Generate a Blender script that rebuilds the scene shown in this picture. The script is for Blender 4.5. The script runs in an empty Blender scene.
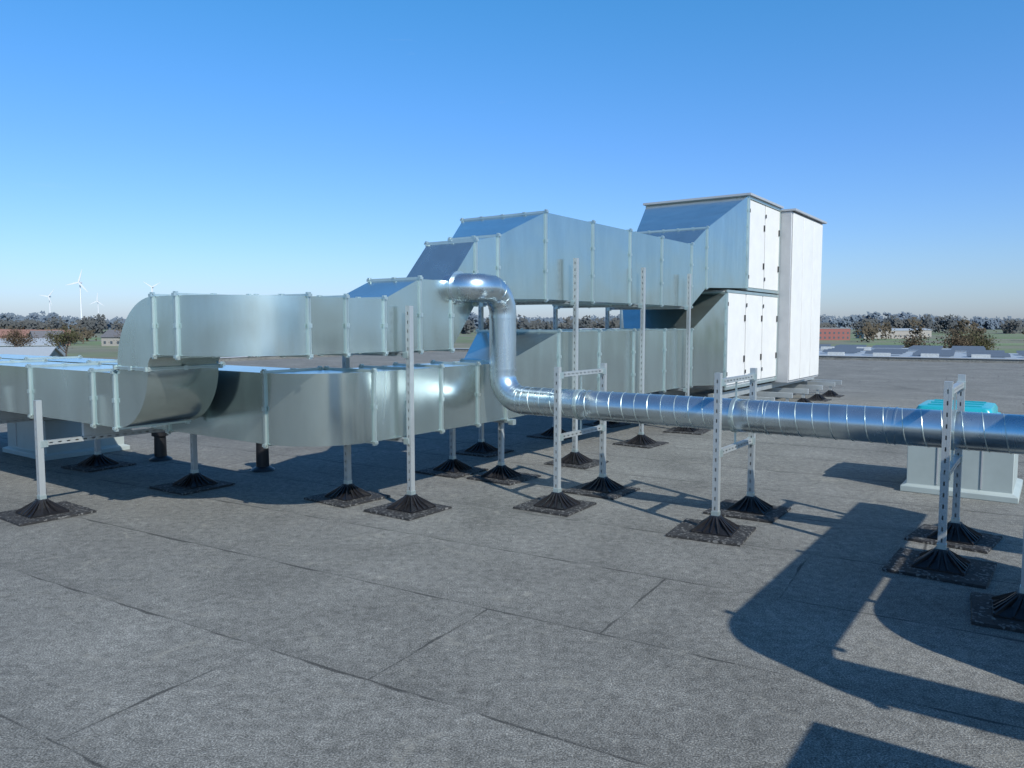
import bpy, math, random
import bmesh
from mathutils import Vector, Matrix
random.seed(7)
scene = bpy.context.scene
try:
    scene.view_settings.view_transform='Standard'; scene.view_settings.look='None'; scene.view_settings.exposure=0
except Exception as e: print(e)

# ---------------------------------------------------------------- frames
AX=(0.578,0.816); BX=(0.816,-0.578)          # duct installation axes on the roof
def F(p,q,z): return Vector((AX[0]*p+BX[0]*q, AX[1]*p+BX[1]*q, z))
def W(x,y,z): return Vector((x,y,z))

# ---------------------------------------------------------------- node helpers
def newmat(name):
    m=bpy.data.materials.new(name); m.use_nodes=True
    nt=m.node_tree; b=nt.nodes["Principled BSDF"]
    return m,nt,b
def noise(nt,scale,detail=4,rough=.55,coord=None,dist=0):
    n=nt.nodes.new('ShaderNodeTexNoise'); n.inputs['Scale'].default_value=scale
    n.inputs['Detail'].default_value=detail; n.inputs['Roughness'].default_value=rough
    n.inputs['Distortion'].default_value=dist
    if coord is None:
        tc=nt.nodes.new('ShaderNodeTexCoord'); coord=tc.outputs['Object']
    nt.links.new(coord,n.inputs['Vector']); return n
def ramp(nt,src,stops):
    r=nt.nodes.new('ShaderNodeValToRGB'); cr=r.color_ramp
    while len(cr.elements)<len(stops): cr.elements.new(.5)
    for e,(pos,c) in zip(cr.elements,stops):
        e.position=pos; e.color=(c[0],c[1],c[2],1) if hasattr(c,'__len__') else (c,c,c,1)
    nt.links.new(src,r.inputs[0]); return r
def mixc(nt,fac,a,b,mode='MIX'):
    m=nt.nodes.new('ShaderNodeMix'); m.data_type='RGBA'; m.blend_type=mode
    for i,v in ((0,fac),(6,a),(7,b)):
        if isinstance(v,bpy.types.NodeSocket): nt.links.new(v,m.inputs[i])
        else: m.inputs[i].default_value = v if i==0 else (v[0],v[1],v[2],1)
    return m.outputs[2]
def mth(nt,op,a,b=None,c=None):
    m=nt.nodes.new('ShaderNodeMath'); m.operation=op
    for i,v in enumerate((a,b,c)):
        if v is None: continue
        if isinstance(v,bpy.types.NodeSocket): nt.links.new(v,m.inputs[i])
        else: m.inputs[i].default_value=v
    return m.outputs[0]
def bump(nt,b,h,strength,dist):
    bp=nt.nodes.new('ShaderNodeBump'); bp.inputs['Strength'].default_value=strength; bp.inputs['Distance'].default_value=dist
    nt.links.new(h,bp.inputs['Height']); nt.links.new(bp.outputs[0],b.inputs['Normal']); return bp

def galv(name,base=(.63,.73,.71),rough=.15,metal=.93,wav=.20,var=.08,island=.0,rspan=.13):
    m,nt,b=newmat(name)
    tc=nt.nodes.new('ShaderNodeTexCoord'); mp=nt.nodes.new('ShaderNodeMapping'); mp.inputs['Scale'].default_value=(1,1,.22)
    nt.links.new(tc.outputs['Object'],mp.inputs[0])
    n1=noise(nt,1.7,1); n3=noise(nt,4,4,.65,mp.outputs[0],.4)
    r1=ramp(nt,n3.outputs[0],[(.3,[c*(1-var) for c in base]),(.7,[min(1,c*(1+var)) for c in base])])
    col=r1.outputs[0]; ro=n3.outputs[0]
    if island:
        # every sheet comes from a different coil: slightly different brightness
        g=nt.nodes.new('ShaderNodeNewGeometry'); ir=ramp(nt,g.outputs['Random Per Island'],[(0,1-island),(1,1.0)])
        col=mixc(nt,1.0,col,ir.outputs[0],'MULTIPLY')
        ro=mth(nt,'ADD',mth(nt,'MULTIPLY',n3.outputs[0],.6),mth(nt,'MULTIPLY',g.outputs['Random Per Island'],.7))
    nt.links.new(col,b.inputs['Base Color'])
    rr=nt.nodes.new('ShaderNodeMapRange'); rr.inputs[3].default_value=rough-.03; rr.inputs[4].default_value=rough+rspan
    nt.links.new(ro,rr.inputs[0]); nt.links.new(rr.outputs[0],b.inputs['Roughness'])
    b.inputs['Metallic'].default_value=metal
    if wav: bump(nt,b,n1.outputs[0],wav,.05)
    return m
GALV=galv('galvanised_sheet',island=.20)
GALV2=galv('galvanised_flange',(.56,.65,.63),.34,.8,0)
STRUT=galv('galvanised_strut',(.47,.50,.50),.42,.6,0)
SPIRAL=galv('galvanised_spiral',(.58,.66,.69),.22,.93,.12)

def plain(name,col,rough=.6,metal=0,var=.15,scale=6,bmp=0,bscale=80):
    m,nt,b=newmat(name)
    n=noise(nt,scale,3,.6)
    r=ramp(nt,n.outputs[0],[(.3,[c*(1-var) for c in col]),(.7,[min(1,c*(1+var)) for c in col])])
    nt.links.new(r.outputs[0],b.inputs['Base Color'])
    b.inputs['Roughness'].default_value=rough; b.inputs['Metallic'].default_value=metal
    if bmp:
        n2=noise(nt,bscale,3); bump(nt,b,n2.outputs[0],bmp,.01)
    return m
WHITE=plain('white_panel',(.68,.67,.64),.45,0,.04,3)
FRAMEW=plain('unit_frame',(.42,.43,.44),.4,.2,.05)
DARKGAP=plain('dark_handle',(.03,.03,.032),.6)
BLACKP=plain('black_plastic',(.010,.010,.012),.42,0,.3,20)
m,nt,b=newmat('rubber_granulate'); n=noise(nt,55,3,.7)
v=nt.nodes.new('ShaderNodeTexVoronoi'); v.inputs['Scale'].default_value=60
tc=nt.nodes.new('ShaderNodeTexCoord'); nt.links.new(tc.outputs['Object'],v.inputs['Vector'])
r=ramp(nt,v.outputs['Color'],[(0,(.012,.012,.013)),(.70,(.03,.03,.031)),(.8,(.14,.14,.135))]); nt.links.new(r.outputs[0],b.inputs['Base Color'])
b.inputs['Roughness'].default_value=.85; bump(nt,b,n.outputs[0],.8,.02); RUBBER=m
CYAN=plain('turquoise_dome',(.02,.36,.42),.25,0,.05)
CURB=plain('skylight_curb',(.33,.38,.37),.5,0,.06,4)

# roof membrane -------------------------------------------------
def roof_material():
    m,nt,b=newmat('bitumen_membrane')
    geo=nt.nodes.new('ShaderNodeNewGeometry'); P=geo.outputs['Position']; sep=nt.nodes.new('ShaderNodeSeparateXYZ'); nt.links.new(P,sep.inputs[0])
    X,Y=sep.outputs[0],sep.outputs[1]
    wob=noise(nt,2.4,2,.6,P)
    wv=mth(nt,'MULTIPLY',mth(nt,'SUBTRACT',wob.outputs[0],.5),.050)
    pp=mth(nt,'ADD',mth(nt,'ADD',mth(nt,'MULTIPLY',X,.512),mth(nt,'MULTIPLY',Y,.859)),wv)
    qq=mth(nt,'ADD',mth(nt,'SUBTRACT',mth(nt,'MULTIPLY',X,.859),mth(nt,'MULTIPLY',Y,.512)),wv)
    row=mth(nt,'DIVIDE',mth(nt,'SUBTRACT',pp,2.72-21.6),1.08)
    fr=mth(nt,'FRACT',row); ri=mth(nt,'FLOOR',row)
    dl=mth(nt,'MULTIPLY',mth(nt,'MINIMUM',fr,mth(nt,'SUBTRACT',1.0,fr)),1.08)
    wn=nt.nodes.new('ShaderNodeTexWhiteNoise'); wn.noise_dimensions='1D'; nt.links.new(ri,wn.inputs['W'])
    cq=mth(nt,'DIVIDE',mth(nt,'ADD',qq,mth(nt,'SUBTRACT',2.43+60.0+20*.73,mth(nt,'MULTIPLY',ri,.73))),7.5)
    cf=mth(nt,'FRACT',cq); dc=mth(nt,'MULTIPLY',mth(nt,'MINIMUM',cf,mth(nt,'SUBTRACT',1.0,cf)),7.5)
    d=mth(nt,'MINIMUM',dl,dc)
    big=noise(nt,.8,4,.68,P,.5); mid=noise(nt,16,4,.78,P); fine=noise(nt,120,2,.8,P)
    brk=mth(nt,'ADD',mth(nt,'MULTIPLY',wob.outputs[0],.55),mth(nt,'MULTIPLY',mid.outputs[0],.45))
    thick=mth(nt,'MULTIPLY',mth(nt,'SUBTRACT',brk,.475),.085)
    line=nt.nodes.new('ShaderNodeMapRange'); nt.links.new(mth(nt,'SUBTRACT',d,thick),line.inputs[0])
    line.inputs[1].default_value=-.002; line.inputs[2].default_value=.008; line.inputs[3].default_value=1; line.inputs[4].default_value=0
    lap=nt.nodes.new('ShaderNodeMapRange'); nt.links.new(mth(nt,'MULTIPLY',fr,1.08),lap.inputs[0])
    lap.inputs[1].default_value=.08; lap.inputs[2].default_value=.10; lap.inputs[3].default_value=1; lap.inputs[4].default_value=0
    c0=ramp(nt,fine.outputs[0],[(.34,(.068,.068,.062)),(.5,(.158,.159,.147)),(.66,(.33,.33,.305))])
    c1=ramp(nt,mid.outputs[0],[(.30,.60),(.5,1.0),(.70,1.36)])
    c2=ramp(nt,big.outputs[0],[(.3,.74),(.42,.92),(.56,1.04),(.72,1.24)])
    rowv=nt.nodes.new('ShaderNodeMapRange'); nt.links.new(wn.outputs[0],rowv.inputs[0]); rowv.inputs[3].default_value=.95; rowv.inputs[4].default_value=1.05
    col=mixc(nt,1.0,c0.outputs[0],c1.outputs[0],'MULTIPLY'); col=mixc(nt,1.0,col,c2.outputs[0],'MULTIPLY'); col=mixc(nt,1.0,col,rowv.outputs[0],'MULTIPLY')
    st=noise(nt,3.3,5,.82,P,.8); sr=ramp(nt,st.outputs[0],[(.57,0),(.69,.45)])
    col=mixc(nt,sr.outputs[0],col,(.31,.30,.255))
    sd_=ramp(nt,st.outputs[0],[(.30,.30),(.42,0)])
    col=mixc(nt,sd_.outputs[0],col,(.065,.066,.064))
    sr2=ramp(nt,mid.outputs[0],[(.65,0),(.71,.6)])
    col=mixc(nt,sr2.outputs[0],col,(.38,.37,.32))
    col=mixc(nt,mth(nt,'MULTIPLY',lap.outputs[0],.14),col,(.06,.062,.06))
    col=mixc(nt,mth(nt,'MULTIPLY',line.outputs[0],.76),col,(.022,.023,.023))
    nt.links.new(col,b.inputs['Base Color']); b.inputs['Roughness'].default_value=.9; b.inputs['Specular IOR Level'].default_value=.3
    h=mth(nt,'ADD',mth(nt,'MULTIPLY',fine.outputs[0],.5),mth(nt,'MULTIPLY',mid.outputs[0],.6))
    bump(nt,b,h,.75,.014)
    return m
ROOF=roof_material()

# ---------------------------------------------------------------- mesh builder
class MB:
    def __init__(s,tf=F): s.v=[]; s.f=[]; s.tf=tf
    def pts(s,pl):
        i=len(s.v); s.v+= [s.tf(*p) for p in pl]; return list(range(i,i+len(pl)))
    def face(s,pl): s.f.append(s.pts(pl))
    def box(s,p0,p1,q0,q1,z0,z1):
        a=s.pts([(p0,q0,z0),(p1,q0,z0),(p1,q1,z0),(p0,q1,z0),(p0,q0,z1),(p1,q0,z1),(p1,q1,z1),(p0,q1,z1)])
        for t in ((0,3,2,1),(4,5,6,7),(0,1,5,4),(1,2,6,5),(2,3,7,6),(3,0,4,7)): s.f.append([a[k] for k in t])
    def loft(s,secs,cap=True):
        idx=[s.pts(x) for x in secs]; n=len(secs[0])
        for A,B in zip(idx,idx[1:]):
            for k in range(n): s.f.append([A[k],A[(k+1)%n],B[(k+1)%n],B[k]])
        if cap: s.f.append(idx[0][::-1]); s.f.append(idx[-1])
    def slab(s,sec0,sec1): s.loft([sec0,sec1])
    def obj(s,name,mat,parent=None,sharp=32,bevel=0,smooth=True,weld=0):
        me=bpy.data.meshes.new(name); me.from_pydata([tuple(v) for v in s.v],[],s.f)
        bm=bmesh.new(); bm.from_mesh(me)
        if weld: bmesh.ops.remove_doubles(bm,verts=bm.verts,dist=weld)
        if len(bm.faces)<60000: bmesh.ops.recalc_face_normals(bm,faces=bm.faces)
        bm.to_mesh(me); bm.free(); me.validate()
        if smooth:
            for p in me.polygons: p.use_smooth=True
            me.set_sharp_from_angle(angle=math.radians(sharp))
        me.materials.append(mat)
        o=bpy.data.objects.new(name,me); scene.collection.objects.link(o)
        if bevel:
            bv=o.modifiers.new('b','BEVEL'); bv.width=bevel; bv.segments=2; bv.limit_method='ANGLE'
        if parent: 
            o.parent=parent; o.matrix_parent_inverse=Matrix.Translation(-Vector(parent.location))
        return o
def empty(name,loc):
    e=bpy.data.objects.new(name,None); e.location=loc; e.empty_display_size=.2; scene.collection.objects.link(e); return e

# ---------------------------------------------------------------- roof
RA=(0.512,0.859); RB=(0.859,-0.512)
def R(p,q,z): return Vector((RA[0]*p+RB[0]*q, RA[1]*p+RB[1]*q, z))
roofe=empty('flat_roof_building',R(10,5,-8))
mb=MB(R); mb.face([(-22,-30,0),(41,-30,0),(41,60,0),(-22,60,0)]); mb.obj('roof_membrane',ROOF,roofe)
mb=MB(R); mb.box(-22,41,-30,60,-8,-.02); mb.obj('walls',plain('hall_wall',(.45,.47,.48),.6),roofe)
mb=MB(R)
for (a,b_,c,d) in ((-22,41.25,-30.25,-30.0),(-22,41.25,60,60.25)): mb.box(a,b_,c,d,-.3,.16)
mb.box(41.0,41.25,-30,60,-.3,.16); mb.box(-22.25,-22,-30,60,-.3,.16)
mb.obj('parapet_upstand',ROOF,roofe)
mb=MB(R)
mb.box(40.96,41.3,-30.3,60.3,.161,.19); mb.box(-22.3,40.95,-30.3,-29.96,.161,.19); mb.obj('parapet_flashing',FRAMEW,roofe)

# ---------------------------------------------------------------- duct profiles
def secA(p,w,z0,z1,q0=-4.9): return [(p,q0,z0),(p,q0,z1),(p,q0-w,z1),(p,q0-w,z0)]
def grow(sec,e,ax):
    c=[sum(x[i] for x in sec)/4 for i in range(3)]; out=[]
    for x in sec:
        y=list(x)
        for i in range(3):
            if i==ax: continue
            y[i]+= e if x[i]>c[i] else -e
        out.append(tuple(y))
    return out
def shift(sec,ax,d): return [tuple(x[i]+(d if i==ax else 0) for i in range(3)) for x in sec]
def flange(mb,clips,sec,ax,e=.019,t=.010):
    g=grow(sec,e,ax)
    mb.slab(shift(g,ax,-t-.0015),shift(g,ax,-.0015)); mb.slab(shift(g,ax,.0015),shift(g,ax,t+.0015))
    g2=grow(sec,e+.001,ax)
    for i in range(4):
        a=Vector(g2[i]); b_=Vector(g2[(i+1)%4]); L=(b_-a).length; n=max(2,int(L/.26))
        for k in range(n+1):
            f=min(max(k/n,.013/L),1-.013/L); c=a.lerp(b_,f); s=.006 if 0<k<n else .012
            h=[s,s,s]; h[ax]=.018
            if 0<k<n:
                j=max(range(3),key=lambda t_:abs((b_-a)[t_])); h[j]=.018
            clips.box(c.x-h[0],c.x+h[0],c.y-h[1],c.y+h[1],c.z-h[2],c.z+h[2])

# ---- upper duct
de=empty('ventilation_duct',F(8,-5.5,0))
S=MB(); FL=MB(); CL=MB()
up=[secA(14.66,2.1,2.40,4.14),secA(12.6,1.32,2.33,3.33),secA(11.95,1.23,2.0,3.0)]+[secA(pp,1.23,2.0,3.0) for pp in (10.8,9.75,8.7,7.59)]+[secA(6.66,.65,1.98,2.64),
    secA(6.27,.65,1.92,2.56),secA(5.88,.65,1.46,2.13),secA(5.42,.65,1.46,2.13),secA(4.95,.65,1.46,1.93),secA(4.5,.65,1.46,1.93),secA(4.1,.65,1.46,1.93)]
for a,b_ in zip(up,up[1:]): S.loft([a,b_],cap=False)
for s_ in up: flange(FL,CL,s_,0)
el=[]
for i in range(25):
    t=math.pi/2*i/24; s_,c_=math.sin(t),math.cos(t); cp,cq=4.1,-5.6
    o=(cp-.7*s_,cq+.7*c_); n_=(cp-.05*s_,cq+.05*c_)
    el.append([(o[0],o[1],1.46),(o[0],o[1],1.93),(n_[0],n_[1],1.93),(n_[0],n_[1],1.46)])
S.loft(el,cap=False)
s1=[(3.4,-5.6,1.46),(3.4,-5.6,1.93),(4.05,-5.6,1.93),(4.05,-5.6,1.46)]; s2=shift(s1,1,-.33)
S.loft([s1,s2],cap=False); flange(FL,CL,s1,1); flange(FL,CL,s2,1)
e2=[]
for i in range(17):
    t=math.pi/2*i/16; s_,c_=math.sin(t),math.cos(t); cq,cz=-5.93,1.34
    O=(cq-.59*s_,cz+.59*c_); I=(cq-.12*s_,cz+.12*c_)
    e2.append([(3.4,I[0],I[1]),(3.4,O[0],O[1]),(4.05,O[0],O[1]),(4.05,I[0],I[1])])
S.loft(e2,cap=False)
flange(FL,CL,[(3.4,-6.05,1.34),(3.4,-6.52,1.34),(4.05,-6.52,1.34),(4.05,-6.05,1.34)],2)
e1=[]
for i in range(25):
    t=math.pi/2*i/24; s_,c_=math.sin(t),math.cos(t); cq,cz=-6.57,1.34
    O=(cq+.52*c_,cz-.52*s_); I=(cq+.05*c_,cz-.05*s_)
    e1.append([(3.4,O[0],O[1]),(3.4,I[0],I[1]),(4.05,I[0],I[1]),(4.05,O[0],O[1])])
S.loft(e1,cap=False)
l0=[(3.4,-6.57,.82),(3.4,-6.57,1.29),(4.05,-6.57,1.29),(4.05,-6.57,.82)]
ds=(0,-.38,-1.6,-2.8,-4.0,-5.6)
for a,b_ in zip(ds,ds[1:]): S.loft([shift(l0,1,a),shift(l0,1,b_)],cap=False); flange(FL,CL,shift(l0,1,a),1)
S.obj('sheet_metal_body',GALV,de); FL.obj('joint_flanges',GALV2,de,smooth=False); CL.obj('flange_clamps',GALV2,de,smooth=False)
# ---- lower duct
dl=empty('ventilation_duct.001',F(8,-5.5,0)); S=MB(); FL=MB(); CL=MB()
lo=[secA(13.58,2.1,.62,2.28)]+[secA(pp,1.23,.70,1.62) for pp in (12.0,10.95,9.9,8.9,7.9)]+[secA(pp,.6,.67,1.29) for pp in (6.8,6.3,5.72,5.25,4.81)]
for a,b_ in zip(lo,lo[1:]): S.loft([a,b_],cap=False)
for s_ in lo: flange(FL,CL,s_,0)
el=[]
for i in range(25):
    t=math.pi/2*i/24; s_,c_=math.sin(t),math.cos(t); cp,cq=4.81,-5.55
    o=(cp-.65*s_,cq+.65*c_); n_=(cp-.05*s_,cq+.05*c_)
    el.append([(o[0],o[1],.67),(o[0],o[1],1.29),(n_[0],n_[1],1.29),(n_[0],n_[1],.67)])
S.loft(el,cap=False)
s1=[(4.16,-5.55,.67),(4.16,-5.55,1.29),(4.76,-5.55,1.29),(4.76,-5.55,.67)]
ds=(0,-1.5,-3.0,-4.5,-6.6)
for a,b_ in zip(ds,ds[1:]): S.loft([shift(s1,1,a),shift(s1,1,b_)],cap=False); flange(FL,CL,shift(s1,1,a),1)
S.obj('sheet_metal_body',GALV,dl); FL.obj('joint_flanges',GALV2,dl,smooth=False); CL.obj('flange_clamps',GALV2,dl,smooth=False)

# ---------------------------------------------------------------- round duct
def fillet(path,rad,seg=14):
    out=[Vector(path[0])]
    for i in range(1,len(path)-1):
        P=Vector(path[i]); a=(Vector(path[i-1])-P).normalized(); b_=(Vector(path[i+1])-P).normalized()
        ang=a.angle(b_); d=rad/math.tan(ang/2); c=P+(a+b_).normalized()*(rad/math.sin(ang/2))
        s=P+a*d; e=P+b_*d; u=s-c; w=e-c; tot=u.angle(w)
        for k in range(seg+1):
            f=k/seg; out.append(c+(u*math.sin((1-f)*tot)+w*math.sin(f*tot))/math.sin(tot))
    out.append(Vector(path[-1])); return out
def tube(mb,pts,r,n=32,cap=True):
    secs=[]; up=None
    for i,P in enumerate(pts):
        t=((pts[min(i+1,len(pts)-1)]-P).normalized()+(P-pts[max(i-1,0)]).normalized()).normalized()
        if up is None: up=t.orthogonal().normalized()
        up=(up-t*up.dot(t)).normalized(); sd=t.cross(up)
        secs.append([tuple(P+(up*math.cos(2*math.pi*k/n)+sd*math.sin(2*math.pi*k/n))*r) for k in range(n)])
    mb.loft(secs,cap)
re=empty('spiral_duct',F(6.47,-2,0))
mb=MB()
pts=fillet([(5.98,-5.0,2.07),(5.98,-4.70,2.07),(6.2,-4.70,2.07)],.16,8)[:-1]+fillet([(6.16,-4.70,2.07),(6.47,-4.70,2.07),(6.47,-4.70,.93),(6.47,1.35,.93),(6.47,1.35,1.75)],.26,18)
tube(mb,pts,.14,40,False)
mb.obj('pipe',SPIRAL,re,sharp=50)
mb=MB()
def ring(mb,c,ax,r,h,n=36):
    secs=[]
    for d in (-h/2,h/2):
        l=[]
        for k in range(n):
            a=2*math.pi*k/n; v=[0,0,0]; o=[i for i in range(3) if i!=ax]; v[o[0]]=math.cos(a)*r; v[o[1]]=math.sin(a)*r; v[ax]=d
            l.append(tuple(c[i]+v[i] for i in range(3)))
        secs.append(l)
    mb.loft(secs)
for q in (-4.40,-3.66,-1.95,-.98): ring(mb,(6.47,q,.93),1,.146,.012); ring(mb,(6.47,q-.06,.93),1,.144,.012)
for z in (1.78,1.24): ring(mb,(6.47,-4.70,z),2,.146,.03)
ring(mb,(5.98,-4.89,2.07),1,.165,.03)
for i_ in (13,17,21,25,33,37,41,45):
    if i_<len(pts)-1:
        P=pts[i_]; t=(pts[i_+1]-pts[i_-1]).normalized(); tube(mb,[P-t*.004,P+t*.004],.1425,40,True)
mb.obj('couplings',SPIRAL,re,sharp=50)
mb=MB(); q=-4.36; n=20; k=0; hp=[]
while q<1.0:
    a=2*math.pi*k/n; hp.append(Vector((6.47+.1408*math.cos(a),q,.93+.1408*math.sin(a)))); q+=.13/n; k+=1
tube(mb,hp,.0042,5,False)
mb.obj('lock_seam',GALV2,re)

# neighbouring ducts of the same installation, to the right of the picture
def lduct(name,pfar,cp,qa,w,rad,z0,z1,ln,fl):
    ne=empty(name,F(4,1.4,0)); S=MB(); FL=MB(); CL=MB()
    def sc(p): return [(p,qa,z0),(p,qa,z1),(p,qa+w,z1),(p,qa+w,z0)]
    S.loft([sc(pfar),sc(cp)]); el=[]; cq=qa+w+rad; Rr=w+rad
    for i in range(21):
        t=math.pi/2*i/20; s_,c_=math.sin(t),math.cos(t)
        el.append([(cp-Rr*s_,cq-Rr*c_,z0),(cp-Rr*s_,cq-Rr*c_,z1),(cp-rad*s_,cq-rad*c_,z1),(cp-rad*s_,cq-rad*c_,z0)])
    S.loft(el); le=el[-1]; S.loft([le,shift(le,1,ln)])
    for pp in fl: flange(FL,CL,sc(pp),0)
    flange(FL,CL,le,1); flange(FL,CL,shift(le,1,1.2),1)
    S.obj('sheet_metal_body',GALV,ne); FL.obj('joint_flanges',GALV2,ne,smooth=False); CL.obj('flange_clamps',GALV2,ne,smooth=False)
lduct('ventilation_duct.002',6.9,3.38,.80,.22,.30,1.66,2.00,3.2,(6.2,4.9,3.38))
lduct('ventilation_duct.003',5.9,4.50,.46,.46,.22,.80,1.14,2.6,(5.9,4.50))
ce=empty('rooftop_cabinet',F(1.8,2.0,0)); mb=MB(); mb.box(.4,2.55,1.02,3.0,.12,1.5); mb.obj('casing',WHITE,ce,bevel=.01)
mb=MB(); mb.box(.36,2.59,.98,3.04,1.501,1.54); mb.obj('lid',FRAMEW,ce); mb=MB(); mb.box(.5,.6,1.1,2.9,.0,.12); mb.box(2.3,2.4,1.1,2.9,0,.12); mb.obj('base_rails',STRUT,ce)
mb=MB()
for k in range(2): mb.box(2.551,2.57,1.1+k*.95,1.1+k*.95+.88,.2,1.42); mb.box(.5+k*1.0,1.42+k*1.0,1.0,1.019,.2,1.42)
mb.obj('service_panels',WHITE,ce)

# ---------------------------------------------------------------- struts
def strut_v(mb,p,q,z0,z1,s=.050):
    h=s/2; t=.003; sw=s*.20
    mb.box(p+h-t,p+h,q-h,q+h,z0,z1); mb.box(p-h,p+h-t,q-h,q-h+t,z0,z1)
    mb.box(p-h,p-h+t,q-h+t,q-sw/2,z0,z1); mb.box(p-h,p-h+t,q+sw/2,q+h,z0,z1)
    mb.box(p-h+t,p+h-t,q+h-t,q+h,z0,z1)
    z=z0+.02
    while z<z1-.02:
        mb.box(p-h+.0005,p-h+t-.0005,q-sw/2,q+sw/2,z,min(z+.050,z1)); z+=.080
    mb.box(p-h,p+h,q-h,q+h,z1,z1+.003)
def strut_a(mb,p0,p1,q,z,s=.042):
    h=s/2;t=.003;sw=.011
    mb.box(p0,p1,q-h,q+h,z+h-t,z+h); mb.box(p0,p1,q-h,q-h+t,z-h,z+h-t); mb.box(p0,p1,q-h+t,q+h-t,z-h,z-h+t)
    mb.box(p0,p1,q+h-t,q+h,z-h,z-sw/2); mb.box(p0,p1,q+h-t,q+h,z+sw/2,z+h-t)
    x=p0
    while x<p1-.01:
        mb.box(x,min(x+.045,p1),q+h-t+.0005,q+h-.0005,z-sw/2,z+sw/2); x+=.075
def strut_b(mb,q0,q1,p,z,s=.042):
    h=s/2;t=.003;sw=.011
    mb.box(p-h,p+h,q0,q1,z+h-t,z+h); mb.box(p+h-t,p+h,q0,q1,z-h,z+h-t); mb.box(p-h+t,p+h-t,q0,q1,z-h,z-h+t)
    mb.box(p-h,p-h+t,q0,q1,z-h,z-sw/2); mb.box(p-h,p-h+t,q0,q1,z+sw/2,z+h-t)
    x=q0
    while x<q1-.01:
        mb.box(p-h+.0005,p-h+t-.0005,x,min(x+.045,q1),z-sw/2,z+sw/2); x+=.075
def foot(ft,mt,p,q,rot=0,size=.32,mat=.60):
    a=rot; ca,sa=math.cos(a),math.sin(a); h=mat/2
    ox,oy=random.uniform(-.03,.03),random.uniform(-.03,.03)
    def T(x,y,z): return (p+x*ca-y*sa,q+x*sa+y*ca,z)
    lo_=[T(-h+ox,-h+oy,.004),T(h+ox,-h+oy,.004),T(h+ox,h+oy,.004),T(-h+ox,h+oy,.004)]; hi=[T(-h+.004+ox,-h+.004+oy,.020),T(h-.004+ox,-h+.004+oy,.020),T(h-.004+ox,h-.004+oy,.020),T(-h+.004+ox,h-.004+oy,.020)]
    mt.loft([lo_,hi])
    g=size/2
    def sq(r,z): return [T(-r,-r,z),T(r,-r,z),T(r,r,z),T(-r,r,z)]
    ft.loft([sq(g,.021),sq(g,.030),sq(g*.93,.032),sq(.08,.072),sq(.05,.11),sq(.040,.145)])
    for k in range(16):
        th=2*math.pi*k/16; c,s_=math.cos(th),math.sin(th); m=1/max(abs(c),abs(s_))
        r0=g*.98*m; w=.006
        def rp(r,o,z): return T(r*c-o*s_,r*s_+o*c,z)
        prof=[(r0,.031),(r0,.040),(.095*m,.090),(.046,.140),(.03,.140),(.03,.031)]
        ft.loft([[rp(r,-w,z) for r,z in prof],[rp(r,w,z) for r,z in prof]])
cnt=[0]
def frame(posts,bars,rot=0,matsize=.60):
    nm='duct_support_frame' if cnt[0]==0 else 'duct_support_frame.%03d'%cnt[0]; cnt[0]+=1
    e=empty(nm,F(posts[0][0],posts[0][1],0)); st=MB(); ft=MB(); mt=MB(); bk=MB()
    for (p,q,h) in posts:
        strut_v(st,p,q,.12,h); foot(ft,mt,p,q,rot+random.uniform(-.12,.12),mat=matsize*random.uniform(.95,1.05))
        bk.box(p-.029,p+.029,q-.029,q+.029,.10,.18)
    for b_ in bars:
        (strut_a if b_[0]=='a' else strut_b)(st,*b_[1:])
        z=b_[4]
        ends=((b_[1],b_[3]),(b_[2],b_[3])) if b_[0]=='a' else ((b_[3],b_[1]),(b_[3],b_[2]))
        for (p,q) in ends: bk.box(p-.032,p+.032,q-.029,q+.029,z-.035,z+.024)
    st.obj('slotted_struts',STRUT,e,smooth=False); ft.obj('plastic_feet',BLACKP,e,smooth=False); mt.obj('rubber_pads',RUBBER,e,smooth=False); bk.obj('brackets',GALV2,e,smooth=False)
    return e
for q in (-3.76,-2.23,-.6):
    p0,p1=6.04,6.92
    e=frame([(p0,q,1.31),(p1,q,1.31)],[('a',p0+.03,p1-.03,q,1.24),('a',p0+.03,p1-.03,q,.66)])
    cl=MB(); ring(cl,(6.47,q,.93),1,.150,.032); cl.box(6.463,6.477,q-.007,q+.007,1.08,1.24); cl.box(6.463,6.477,q-.007,q+.007,.66,.785)
    cl.box(6.30,6.64,q-.012,q+.012,.924,.936); cl.obj('pipe_clamp',GALV2,e)
frame([(5.31,-.09,1.05),(5.31,1.35,1.3)],[('b',-.06,1.32,5.31,.74)])
frame([(5.17,-4.80,1.87),(5.17,-5.64,1.87)],[('b',-5.61,-4.83,5.17,1.435),('b',-5.61,-4.83,5.17,.645)])
for p in (8.1,9.95,11.6):
    frame([(p,-4.79,2.5),(p,-6.24,2.5)],[('b',-6.21,-4.82,p,1.975),('b',-6.21,-4.82,p,.675)])
frame([(6.85,-5.0,.62),(6.85,-5.7,.62)],[('b',-5.9,-4.85,6.85,.645)])
for q in (-7.38,-9.4):
    e=frame([(3.12,q,1.03),(4.62,q,.62)],[('a',3.15,4.62,q,.645)])
    sp=MB(); sp.box(3.5,3.95,q-.02,q+.02,.668,.818); sp.obj('spacer',STRUT,e)

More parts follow.
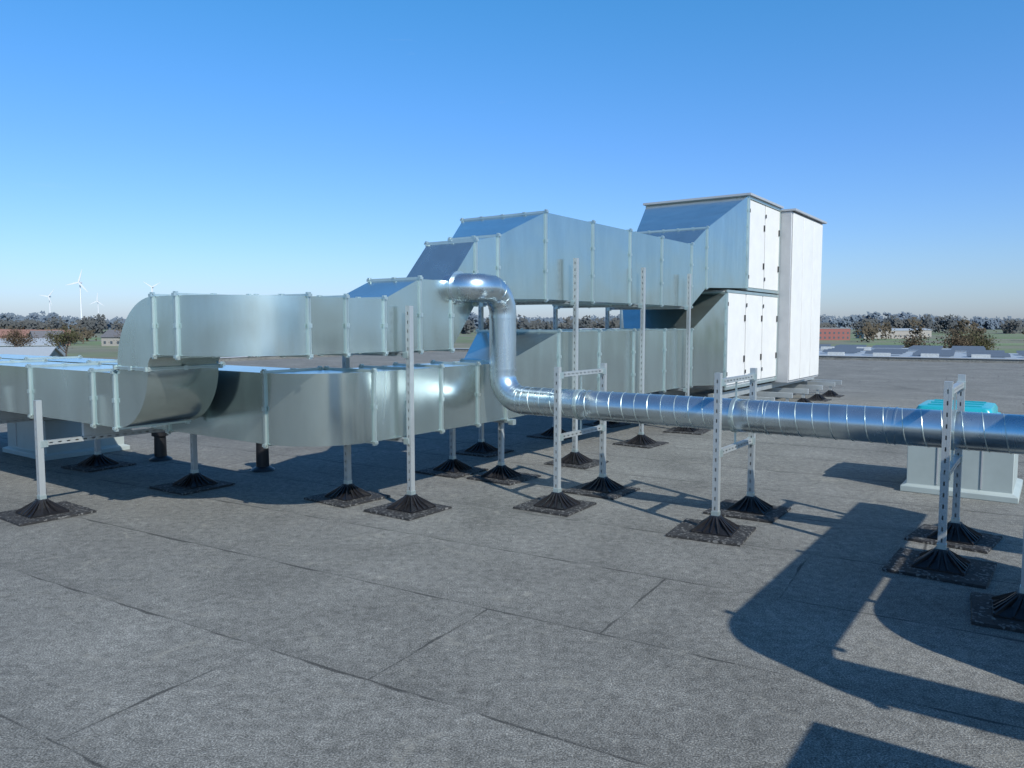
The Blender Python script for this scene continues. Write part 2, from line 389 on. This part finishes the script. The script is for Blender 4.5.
# ---------------------------------------------------------------- air handling unit
ae=empty('air_handling_unit',F(15.5,-6,0))
body=MB(); body.box(13.62,16.68,-7.0,-4.92,.52,2.335); body.box(14.70,16.68,-7.0,-4.92,2.36,4.14); body.obj('casing_core',FRAMEW,ae)
pn=MB(); hd=MB()
def side_panels(p0,p1,z0,z1,n,q=-4.92):
    xs=[p0+(p1-p0)*k/n for k in range(n+1)]
    for a,b_ in zip(xs,xs[1:]):
        pn.box(a+.03,b_-.03,q+.001,q+.028,z0+.05,z1-.05)
        for hz in (z0+.5,z1-.5): hd.box(b_-.10,b_-.06,q+.028,q+.05,hz-.06,hz+.06)
        for hz in (z0+.25,z1-.25): hd.box(a+.02,a+.04,q+.028,q+.042,hz-.035,hz+.035)
side_panels(13.62,16.68,.56,2.33,3); side_panels(14.70,16.68,2.37,4.12,2)
for z0,z1,p in ((.56,2.33,13.62),(2.37,4.12,14.70)):
    pn.box(p-.02,p-.001,-6.98,-4.94,z0+.02,z1-.02)
pn.obj('white_panels',WHITE,ae,bevel=.006); hd.obj('handles_hinges',DARKGAP,ae)
fr=MB()
for p0,z0,z1 in ((13.62,.52,2.335),(14.70,2.36,4.14)):
    for p in (p0,16.68): fr.box(p-.025,p+.025,-4.919,-4.885,z0,z1)
    for z in (z0,z1-.05): fr.box(p0+.03,16.65,-4.919,-4.885,z,z+.05)
fr.obj('corner_profiles',GALV2,ae)
cap=MB(); cap.box(14.60,16.74,-7.06,-4.84,4.145,4.185); cap.box(16.70,19.35,-7.1,-4.58,4.085,4.125); cap.obj('weather_roof',FRAMEW,ae)
ib=MB(); ib.box(16.72,19.25,-7.0,-4.66,.47,4.08); ib.obj('intake_section',FRAMEW,ae,bevel=.01)
il=MB()
for k in range(3):
    a=16.76+k*.82; il.box(a,a+.79,-4.659,-4.635,.52,4.04)
il.obj('intake_panels',WHITE,ae,bevel=.006)
br=MB()
for q in (-5.05,-6.0,-6.9): br.box(13.3,20.3,q-.05,q+.05,.34,.46)
for p in (13.5,14.6,15.8,17,18.2,19.4,20.1): br.box(p-.04,p+.04,-7.2,-4.3,.24,.339)
br.obj('steel_base_frame',STRUT,ae)
ft=MB(); mt=MB(); ps=MB()
for p in (13.5,14.6,15.8,17,18.2,19.4):
    for q in (-4.4,-5.8,-7.1):
        foot(ft,mt,p,q,0,.3,.5); ps.box(p-.025,p+.025,q-.025,q+.025,.14,.24)
ft.obj('feet',BLACKP,ae,smooth=False); mt.obj('pads',RUBBER,ae,smooth=False); ps.obj('leg_struts',STRUT,ae)

# ---------------------------------------------------------------- skylights
def skylight(name,p0,p1,q0,q1,h,dome):
    e=empty(name,F((p0+p1)/2,(q0+q1)/2,0)); mb=MB(); i=.05
    mb.loft([[(p0,q0,0),(p1,q0,0),(p1,q1,0),(p0,q1,0)],[(p0,q0,.06),(p1,q0,.06),(p1,q1,.06),(p0,q1,.06)],[(p0+i,q0+i,.08),(p1-i,q0+i,.08),(p1-i,q1-i,.08),(p0+i,q1-i,.08)],[(p0+i,q0+i,h),(p1-i,q0+i,h),(p1-i,q1-i,h),(p0+i,q1-i,h)]])
    mb.obj('curb',CURB,e,bevel=.006)
    mb=MB(); mb.box(p0,p1,q0,q1,h+.002,h+.05); mb.obj('frame_rim',CURB,e,bevel=.01)
    if dome:
        d0,d1,e0,e1=p0+.10,p1-.10,q0+.06,q1-.22
        def rr(ins,z,r=.06):
            out=[]
            for cx,cy,a0 in ((d1-ins-r,e1-ins-r,0),(d0+ins+r,e1-ins-r,90),(d0+ins+r,e0+ins+r,180),(d1-ins-r,e0+ins+r,270)):
                for k in range(6):
                    a=math.radians(a0+k*18); out.append((cx+r*math.cos(a),cy+r*math.sin(a),z))
            return out
        mb=MB(); mb.loft([rr(0,h+.052),rr(0,h+.075),rr(.025,h+.08),rr(.03,h+.14),rr(.05,h+.175),rr(.10,h+.185)]); mb.obj('dome',CYAN,e,sharp=40)
        mb=MB()
        for k in range(3): a=d0+.15+k*.27; mb.box(a,a+.02,e0+.13,e1-.13,h+.1855,h+.195)
        mb.obj('dome_ribs',CYAN,e)
    sl=MB()
    for qq in (q0+.32,q1-.32): sl.box(p0+i-.008,p0+i-.001,qq,qq+.012,.10,h-.02)
    sl.obj('seams',FRAMEW,e)
skylight('roof_skylight',8.67,9.75,-1.26,-.24,.70,True)
skylight('roof_skylight.001',4.4,5.5,-11.5,-10.3,.50,False)

for k,(p,q,h) in enumerate(((5.6,-7.55,.34),(5.3,-9.2,.30))):
    e=empty('roof_vent_pipe' if k==0 else 'roof_vent_pipe.%03d'%k,F(p,q,0)); mb=MB()
    prof=[(.14,.005),(.13,.02),(.075,.05),(.07,h),(.10,h+.01),(.10,h+.06),(.05,h+.09)]
    mb.loft([[(p+r*math.cos(a*math.pi/10),q+r*math.sin(a*math.pi/10),z) for a in range(20)] for r,z in prof]); mb.obj('pipe',BLACKP,e)

# ---------------------------------------------------------------- ground & distance
GZ=-8
m,nt,b=newmat('field_ground'); geo=nt.nodes.new('ShaderNodeNewGeometry')
n1=noise(nt,.006,4,.6,geo.outputs['Position']); n2=noise(nt,.05,3,.6,geo.outputs['Position'])
r1=ramp(nt,n1.outputs[0],[(.38,(.12,.16,.07)),(.5,(.17,.16,.12)),(.6,(.12,.18,.07)),(.7,(.20,.19,.15))])
r2=ramp(nt,n2.outputs[0],[(.3,.75),(.7,1.2)])
nt.links.new(mixc(nt,1.0,r1.outputs[0],r2.outputs[0],'MULTIPLY'),b.inputs['Base Color']); b.inputs['Roughness'].default_value=.95
mb=MB(W); mb.face([(-9000,-3000,GZ),(9000,-3000,GZ),(9000,14000,GZ),(-9000,14000,GZ)]); mb.obj('ground',m)

def foliage(name,c1,c2,scale=.25):
    m,nt,b=newmat(name); geo=nt.nodes.new('ShaderNodeNewGeometry'); n=noise(nt,scale,2,.6,geo.outputs['Position'])
    r=ramp(nt,n.outputs[0],[(.35,c1),(.65,c2)]); nt.links.new(r.outputs[0],b.inputs['Base Color']); b.inputs['Roughness'].default_value=1; b.inputs['Specular IOR Level'].default_value=.05; return m
def tri(mb,c,s,flat=0):
    a=Vector((random.uniform(-1,1),random.uniform(-1,1),random.uniform(-1,1))).normalized()
    if flat: a=(a*flat+Vector((.25,-.9,.5))).normalized()
    b_=a.orthogonal().normalized(); c2=a.cross(b_)
    th=random.uniform(0,6.28); u=b_*math.cos(th)+c2*math.sin(th); v=a.cross(u)
    i=len(mb.v); mb.v+=[c+u*s,c+v*s*.7-u*s*.4,c-v*s*.8-u*s*.5,]; mb.f.append([i,i+1,i+2])
def crown(mb,x,y,h,w,nf,s):
    lobes=[(random.uniform(-.5,.5)*w*.6,random.uniform(-.5,.5)*w*.6,h*random.uniform(.35,.8),w*random.uniform(.25,.45)) for _ in range(6)]
    for k in range(nf):
        l=random.choice(lobes); d=Vector((random.gauss(0,1),random.gauss(0,1),random.gauss(0,1))).normalized()*(random.random()**.45)*l[3]
        z=l[2]+d.z*.7
        if k%3==0: z=random.uniform(0,h*.6)
        tri(mb,Vector((x+l[0]+d.x,y+l[1]+d.y,GZ+max(.2,z))),s*random.uniform(.6,1.3),.45)
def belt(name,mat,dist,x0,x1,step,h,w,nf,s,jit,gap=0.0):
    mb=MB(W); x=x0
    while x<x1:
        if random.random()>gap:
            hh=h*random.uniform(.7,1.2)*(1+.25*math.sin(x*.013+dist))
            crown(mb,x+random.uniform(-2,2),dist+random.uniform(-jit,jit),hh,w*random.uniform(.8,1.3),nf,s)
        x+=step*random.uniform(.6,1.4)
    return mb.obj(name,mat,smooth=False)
belt('distant_treeline',foliage('tree_far_hazed',(.10,.13,.17),(.12,.15,.18),.02),1700,-1500,1900,9,31,30,110,4.5,60)  # pale bluish foliage colour has the aerial haze painted in
belt('distant_treeline.001',foliage('tree_mid_hazed',(.062,.070,.075),(.09,.092,.088),.04),900,-800,980,9,16,18,120,2.1,60,.15)  # greyed foliage colour, a milder distance haze painted in
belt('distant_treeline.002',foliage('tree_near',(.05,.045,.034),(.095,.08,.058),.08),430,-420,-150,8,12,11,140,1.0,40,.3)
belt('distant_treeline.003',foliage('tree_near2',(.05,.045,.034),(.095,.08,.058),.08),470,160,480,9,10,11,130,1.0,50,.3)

BARK=plain('bark',(.08,.06,.05),.9); TW1=foliage('twigs_brown',(.065,.048,.032),(.14,.11,.075),.5); TW2=foliage('twigs_green',(.05,.056,.030),(.11,.105,.055),.5)
tcount=[0]
def tree(x,y,h,w,mat,nf=2200,s=.20):
    nm='tree' if tcount[0]==0 else 'tree.%03d'%tcount[0]; tcount[0]+=1
    e=empty(nm,(x,y,GZ)); tr=MB(W)
    def limb(a,b_,r0,r1):
        d=(b_-a).normalized(); o=d.orthogonal().normalized(); c=d.cross(o)
        tr.loft([[tuple(P+(o*math.cos(k*1.2566)+c*math.sin(k*1.2566))*r) for k in range(5)] for P,r in ((a,r0),(b_,r1))],False)
    tips=[]
    def grow_(a,d,L,r,lev):
        b_=a+d*L; limb(a,b_,r,r*.62)
        if lev==0: tips.append(b_); return
        for _ in range(4 if lev>2 else 3):
            nd=(d+Vector((random.uniform(-1,1),random.uniform(-1,1),random.uniform(-.35,.6)))*.85).normalized()
            grow_(a.lerp(b_,random.uniform(.5,1)),nd,L*random.uniform(.6,.8),r*.6,lev-1)
        tips.append(b_)
    grow_(Vector((x,y,GZ)),Vector((0,0,1)),h*.30,h*.02,4)
    tr.obj('trunk_limbs',BARK,e)
    fo=MB(W)
    for _ in range(nf):
        t=random.choice(tips); tri(fo,t+Vector((random.gauss(0,1),random.gauss(0,1),random.gauss(0,.8)))*w*.08,s*random.uniform(.5,1.3))
    fo.obj('twig_clumps',mat,e,smooth=False)
for (x,y,h,w,mt_) in ((-84,175,13.5,11,TW1),(-76,180,14,11,TW1),(-110,190,12,10,TW2),(-132,205,12,11,TW1),(-66,200,14,10,TW1),
        (92,160,10.5,12,TW1),(99,166,11,12,TW2),(86,168,10,12,TW1),(104,174,10.5,11,TW1),(112,185,9.5,10,TW1)):
    tree(x,y,h,w,mt_)

BR=plain('brick',(.22,.13,.105),.85,0,.15,2); BR2=plain('brick_pale',(.32,.30,.27),.85,0,.1,2); TILE=plain('roof_tile',(.22,.12,.095),.8,0,.2,3); TILE2=plain('roof_tile_dark',(.12,.12,.13),.8,0,.2,3)
GLASS=plain('window_glass',(.08,.10,.12),.15); WW=plain('white_wall',(.48,.50,.50),.7); LG=plain('light_metal_roof',(.32,.35,.37),.5,.0)
bc={}
def house(kind,x,y,rot,w,d,h,rh,wm,rm,wins=4):
    k=bc.get(kind,0); bc[kind]=k+1
    e=empty(kind if k==0 else kind+'.%03d'%k,(x,y,GZ)); c,s_=math.cos(rot),math.sin(rot)
    def T(a,b_,z): return Vector((x+a*c-b_*s_,y+a*s_+b_*c,GZ+z))
    mb=MB(T); mb.box(-w/2,w/2,-d/2,d/2,0,h)
    if rh: mb.loft([[(-w/2,-d/2,h),(-w/2,0,h+rh),(-w/2,d/2,h)],[(w/2,-d/2,h),(w/2,0,h+rh),(w/2,d/2,h)]])
    mb.obj('walls',wm,e,smooth=False)
    mb=MB(T)
    if rh:
        o=.4
        for sg in (-1,1):
            y0=sg*(d/2+o); z0=h-rh*o/(d/2)
            mb.loft([[(-w/2-o,y0,z0+.05),(-w/2-o,0,h+rh+.05),(-w/2-o,0,h+rh+.25),(-w/2-o,y0,z0+.25)],[(w/2+o,y0,z0+.05),(w/2+o,0,h+rh+.05),(w/2+o,0,h+rh+.25),(w/2+o,y0,z0+.25)]])
    else: mb.box(-w/2-.3,w/2+.3,-d/2-.3,d/2+.3,h+.01,h+.35)
    mb.obj('roof',rm,e,smooth=False)
    mb=MB(T)
    for f in range(max(1,int(h/3))):
        for i in range(wins):
            a=-w/2+w*(i+.5)/wins
            mb.box(a-.6,a+.6,-d/2-.05,-d/2-.01,f*3+1,f*3+2.3); mb.box(a-.6,a+.6,d/2+.01,d/2+.05,f*3+1,f*3+2.3)
    mb.obj('windows',GLASS,e,smooth=False)
house('white_hall',-150,235,.35,22,14,3.6,1.8,WW,LG,6)
house('white_hall',-150,320,.3,18,12,4,2.0,WW,WW,5)
for (x,y,r_,w_,d_,h_,wm,rm) in ((-220,370,.5,14,10,4.2,BR,TILE),(-190,400,.1,13,10,4.5,BR,TILE),(-182,360,-.2,14,10,4.2,BR2,TILE2),(-250,390,.2,16,10,4.2,BR,TILE),(-276,410,.3,14,10,4.2,BR2,TILE),(-205,340,.8,12,9,4,BR2,TILE2),(-72,250,.3,18,12,4.4,BR2,TILE),(-42,270,.1,16,12,4.4,BR,TILE),(-105,300,.6,14,10,4.2,BR,TILE2),(-225,300,.2,14,10,4.0,BR,TILE)):
    house('brick_house',x,y,r_,w_,d_,h_,3.0,wm,rm)
house('farm_barn',-98,140,.3,26,14,3.2,2.2,plain('barn_wall',(.22,.24,.22),.8),LG,5)
house('brick_building',205,500,.05,24,10,7.5,0,plain('red_wall',(.24,.09,.08),.7),LG,8)
house('brick_building',270,560,.05,36,12,5.6,0,BR2,LG,10)
house('white_hall',320,640,.1,50,14,5.5,1.2,BR2,LG,10)
house('white_hall',60,460,.1,40,14,6,1.5,WW,LG,10)
PV=plain('solar_glass',(.10,.12,.145),.55)
for k,(x,y,w,d) in enumerate(((66,102,50,24),(50,140,60,18))):
    e=empty('industrial_hall' if k==0 else 'industrial_hall.%03d'%k,(x,y,GZ)); r0=-.53; c,s_=math.cos(r0),math.sin(r0)
    def T(a,b_,z,x=x,y=y): return Vector((x+a*c-b_*s_,y+a*s_+b_*c,GZ+z))
    H=5.3
    mb=MB(T); mb.box(-w/2,w/2,-d/2,d/2,0,H); mb.obj('walls',WW,e,smooth=False)
    mb=MB(T); mb.box(-w/2-.2,w/2+.2,-d/2-.2,d/2+.2,H+.01,H+.3); mb.obj('roof',LG,e,smooth=False)
    mb=MB(T)
    for j in range(int(d/4.2)):
        b0=-d/2+1.5+j*4.0
        for i in range(int(w/6)):
            a0=-w/2+2+i*6
            if random.random()<.35: continue
            mb.loft([[(a0,b0,H+.5),(a0,b0+1.7,H+.8),(a0,b0+1.7,H+.85),(a0,b0,H+.55)],[(a0+4.6,b0,H+.5),(a0+4.6,b0+1.7,H+.8),(a0+4.6,b0+1.7,H+.85),(a0+4.6,b0,H+.55)]])
    mb.obj('solar_panels',PV,e,smooth=False)
    mb=MB(T)
    for i in range(8): mb.box(-w/2+4+i*5.5,-w/2+6+i*5.5,-d/2+.6,-d/2+1.4,H+.31,H+.8)
    mb.obj('skylights',WW,e,smooth=False)

TWH=plain('turbine_white',(.66,.68,.71),.5,0,.02)
for k,(u,dist,hub,bl,a0) in enumerate(((83,1500,82,26,.3),(155,2300,112,30,1.1),(52,2300,84,28,.7),(100,2600,80,28,0.1))):
    x=(u-512)/770*dist; y=dist; e=empty('wind_turbine' if k==0 else 'wind_turbine.%03d'%k,(x,y,GZ))
    mb=MB(W); n=12; mb.loft([[(x+r*math.cos(i*6.283/n),y+r*math.sin(i*6.283/n),z) for i in range(n)] for r,z in ((1.9,GZ),(1.0,hub))]); mb.obj('tower',TWH,e)
    mb=MB(W); mb.box(x-1.5,x+1.5,y-4,y+6,hub,hub+3.2); mb.obj('nacelle',TWH,e,bevel=.5)
    mb=MB(W)
    for j in range(3):
        a=a0+j*2.0944; dx,dz=math.sin(a),math.cos(a); px,pz=dz,-dx; C=Vector((x,y-5,hub+1.8)); secs=[]
        for t,wd in ((0,.9),(.15,1.6),(.5,1.2),(1,.3)):
            P=C+Vector((dx,0,dz))*bl*t; o=Vector((px,0,pz))*wd; th=Vector((0,.5*(1-.7*t),0))
            secs.append([tuple(P-o-th),tuple(P+o-th),tuple(P+o+th),tuple(P-o+th)])
        mb.loft(secs)
    mb.obj('rotor_blades',TWH,e,smooth=False)

# ---------------------------------------------------------------- light
sd=Vector((.65,-1.07,1.0)).normalized()
L=bpy.data.lights.new('sun','SUN'); L.energy=5.0; L.angle=math.radians(.5); L.color=(1,.955,.87)
so=bpy.data.objects.new('sun',L); so.rotation_euler=sd.to_track_quat('Z','Y').to_euler(); so.location=(10,-10,20); scene.collection.objects.link(so)
w=bpy.data.worlds.new('World'); scene.world=w; w.use_nodes=True; nt=w.node_tree; bg=nt.nodes['Background']
sky=nt.nodes.new('ShaderNodeTexSky'); sky.sky_type='NISHITA'; sky.sun_disc=False
sky.sun_elevation=math.asin(sd.z); sky.sun_rotation=math.atan2(sd.x,sd.y)
sky.air_density=1.0; sky.dust_density=.6; sky.ozone_density=2.0; sky.altitude=0
tc=nt.nodes.new('ShaderNodeTexCoord'); sp=nt.nodes.new('ShaderNodeSeparateXYZ'); nt.links.new(tc.outputs['Generated'],sp.inputs[0])
# clear spring air: cooler tint, strongest overhead
tr_=ramp(nt,sp.outputs[2],[(0,(.45,.53,.80)),(.08,(.44,.58,.82)),(.21,(.37,.62,.93)),(.38,(.28,.72,1.0)),(1.0,(.22,.52,.76))])
mul=mixc(nt,1.0,sky.outputs[0],tr_.outputs[0],'MULTIPLY')
mp=nt.nodes.new('ShaderNodeMapping'); mp.inputs['Scale'].default_value=(2.2,2.2,16); nt.links.new(tc.outputs['Generated'],mp.inputs[0])
cn=noise(nt,1.6,5,.65,mp.outputs[0],.5); cr=ramp(nt,cn.outputs[0],[(.66,0),(.82,.10)])
nt.links.new(mixc(nt,cr.outputs[0],mul,(3.6,4.0,4.3)),bg.inputs[0])
bg.inputs[1].default_value=.15
g=nt.nodes.new('ShaderNodeVectorMath'); g.operation='SCALE'; g.inputs[3].default_value=1.25
src=bg.inputs[0].links[0].from_socket; nt.links.new(src,g.inputs[0]); nt.links.new(g.outputs[0],bg.inputs[0])

cam=bpy.data.cameras.new('camera'); co=bpy.data.objects.new('camera',cam); scene.collection.objects.link(co)
co.location=(0,0,1.7); co.rotation_euler=(math.radians(90-4.38),0,0); cam.sensor_width=36; cam.lens=27.07; cam.clip_start=.05; cam.clip_end=30000
scene.camera=co
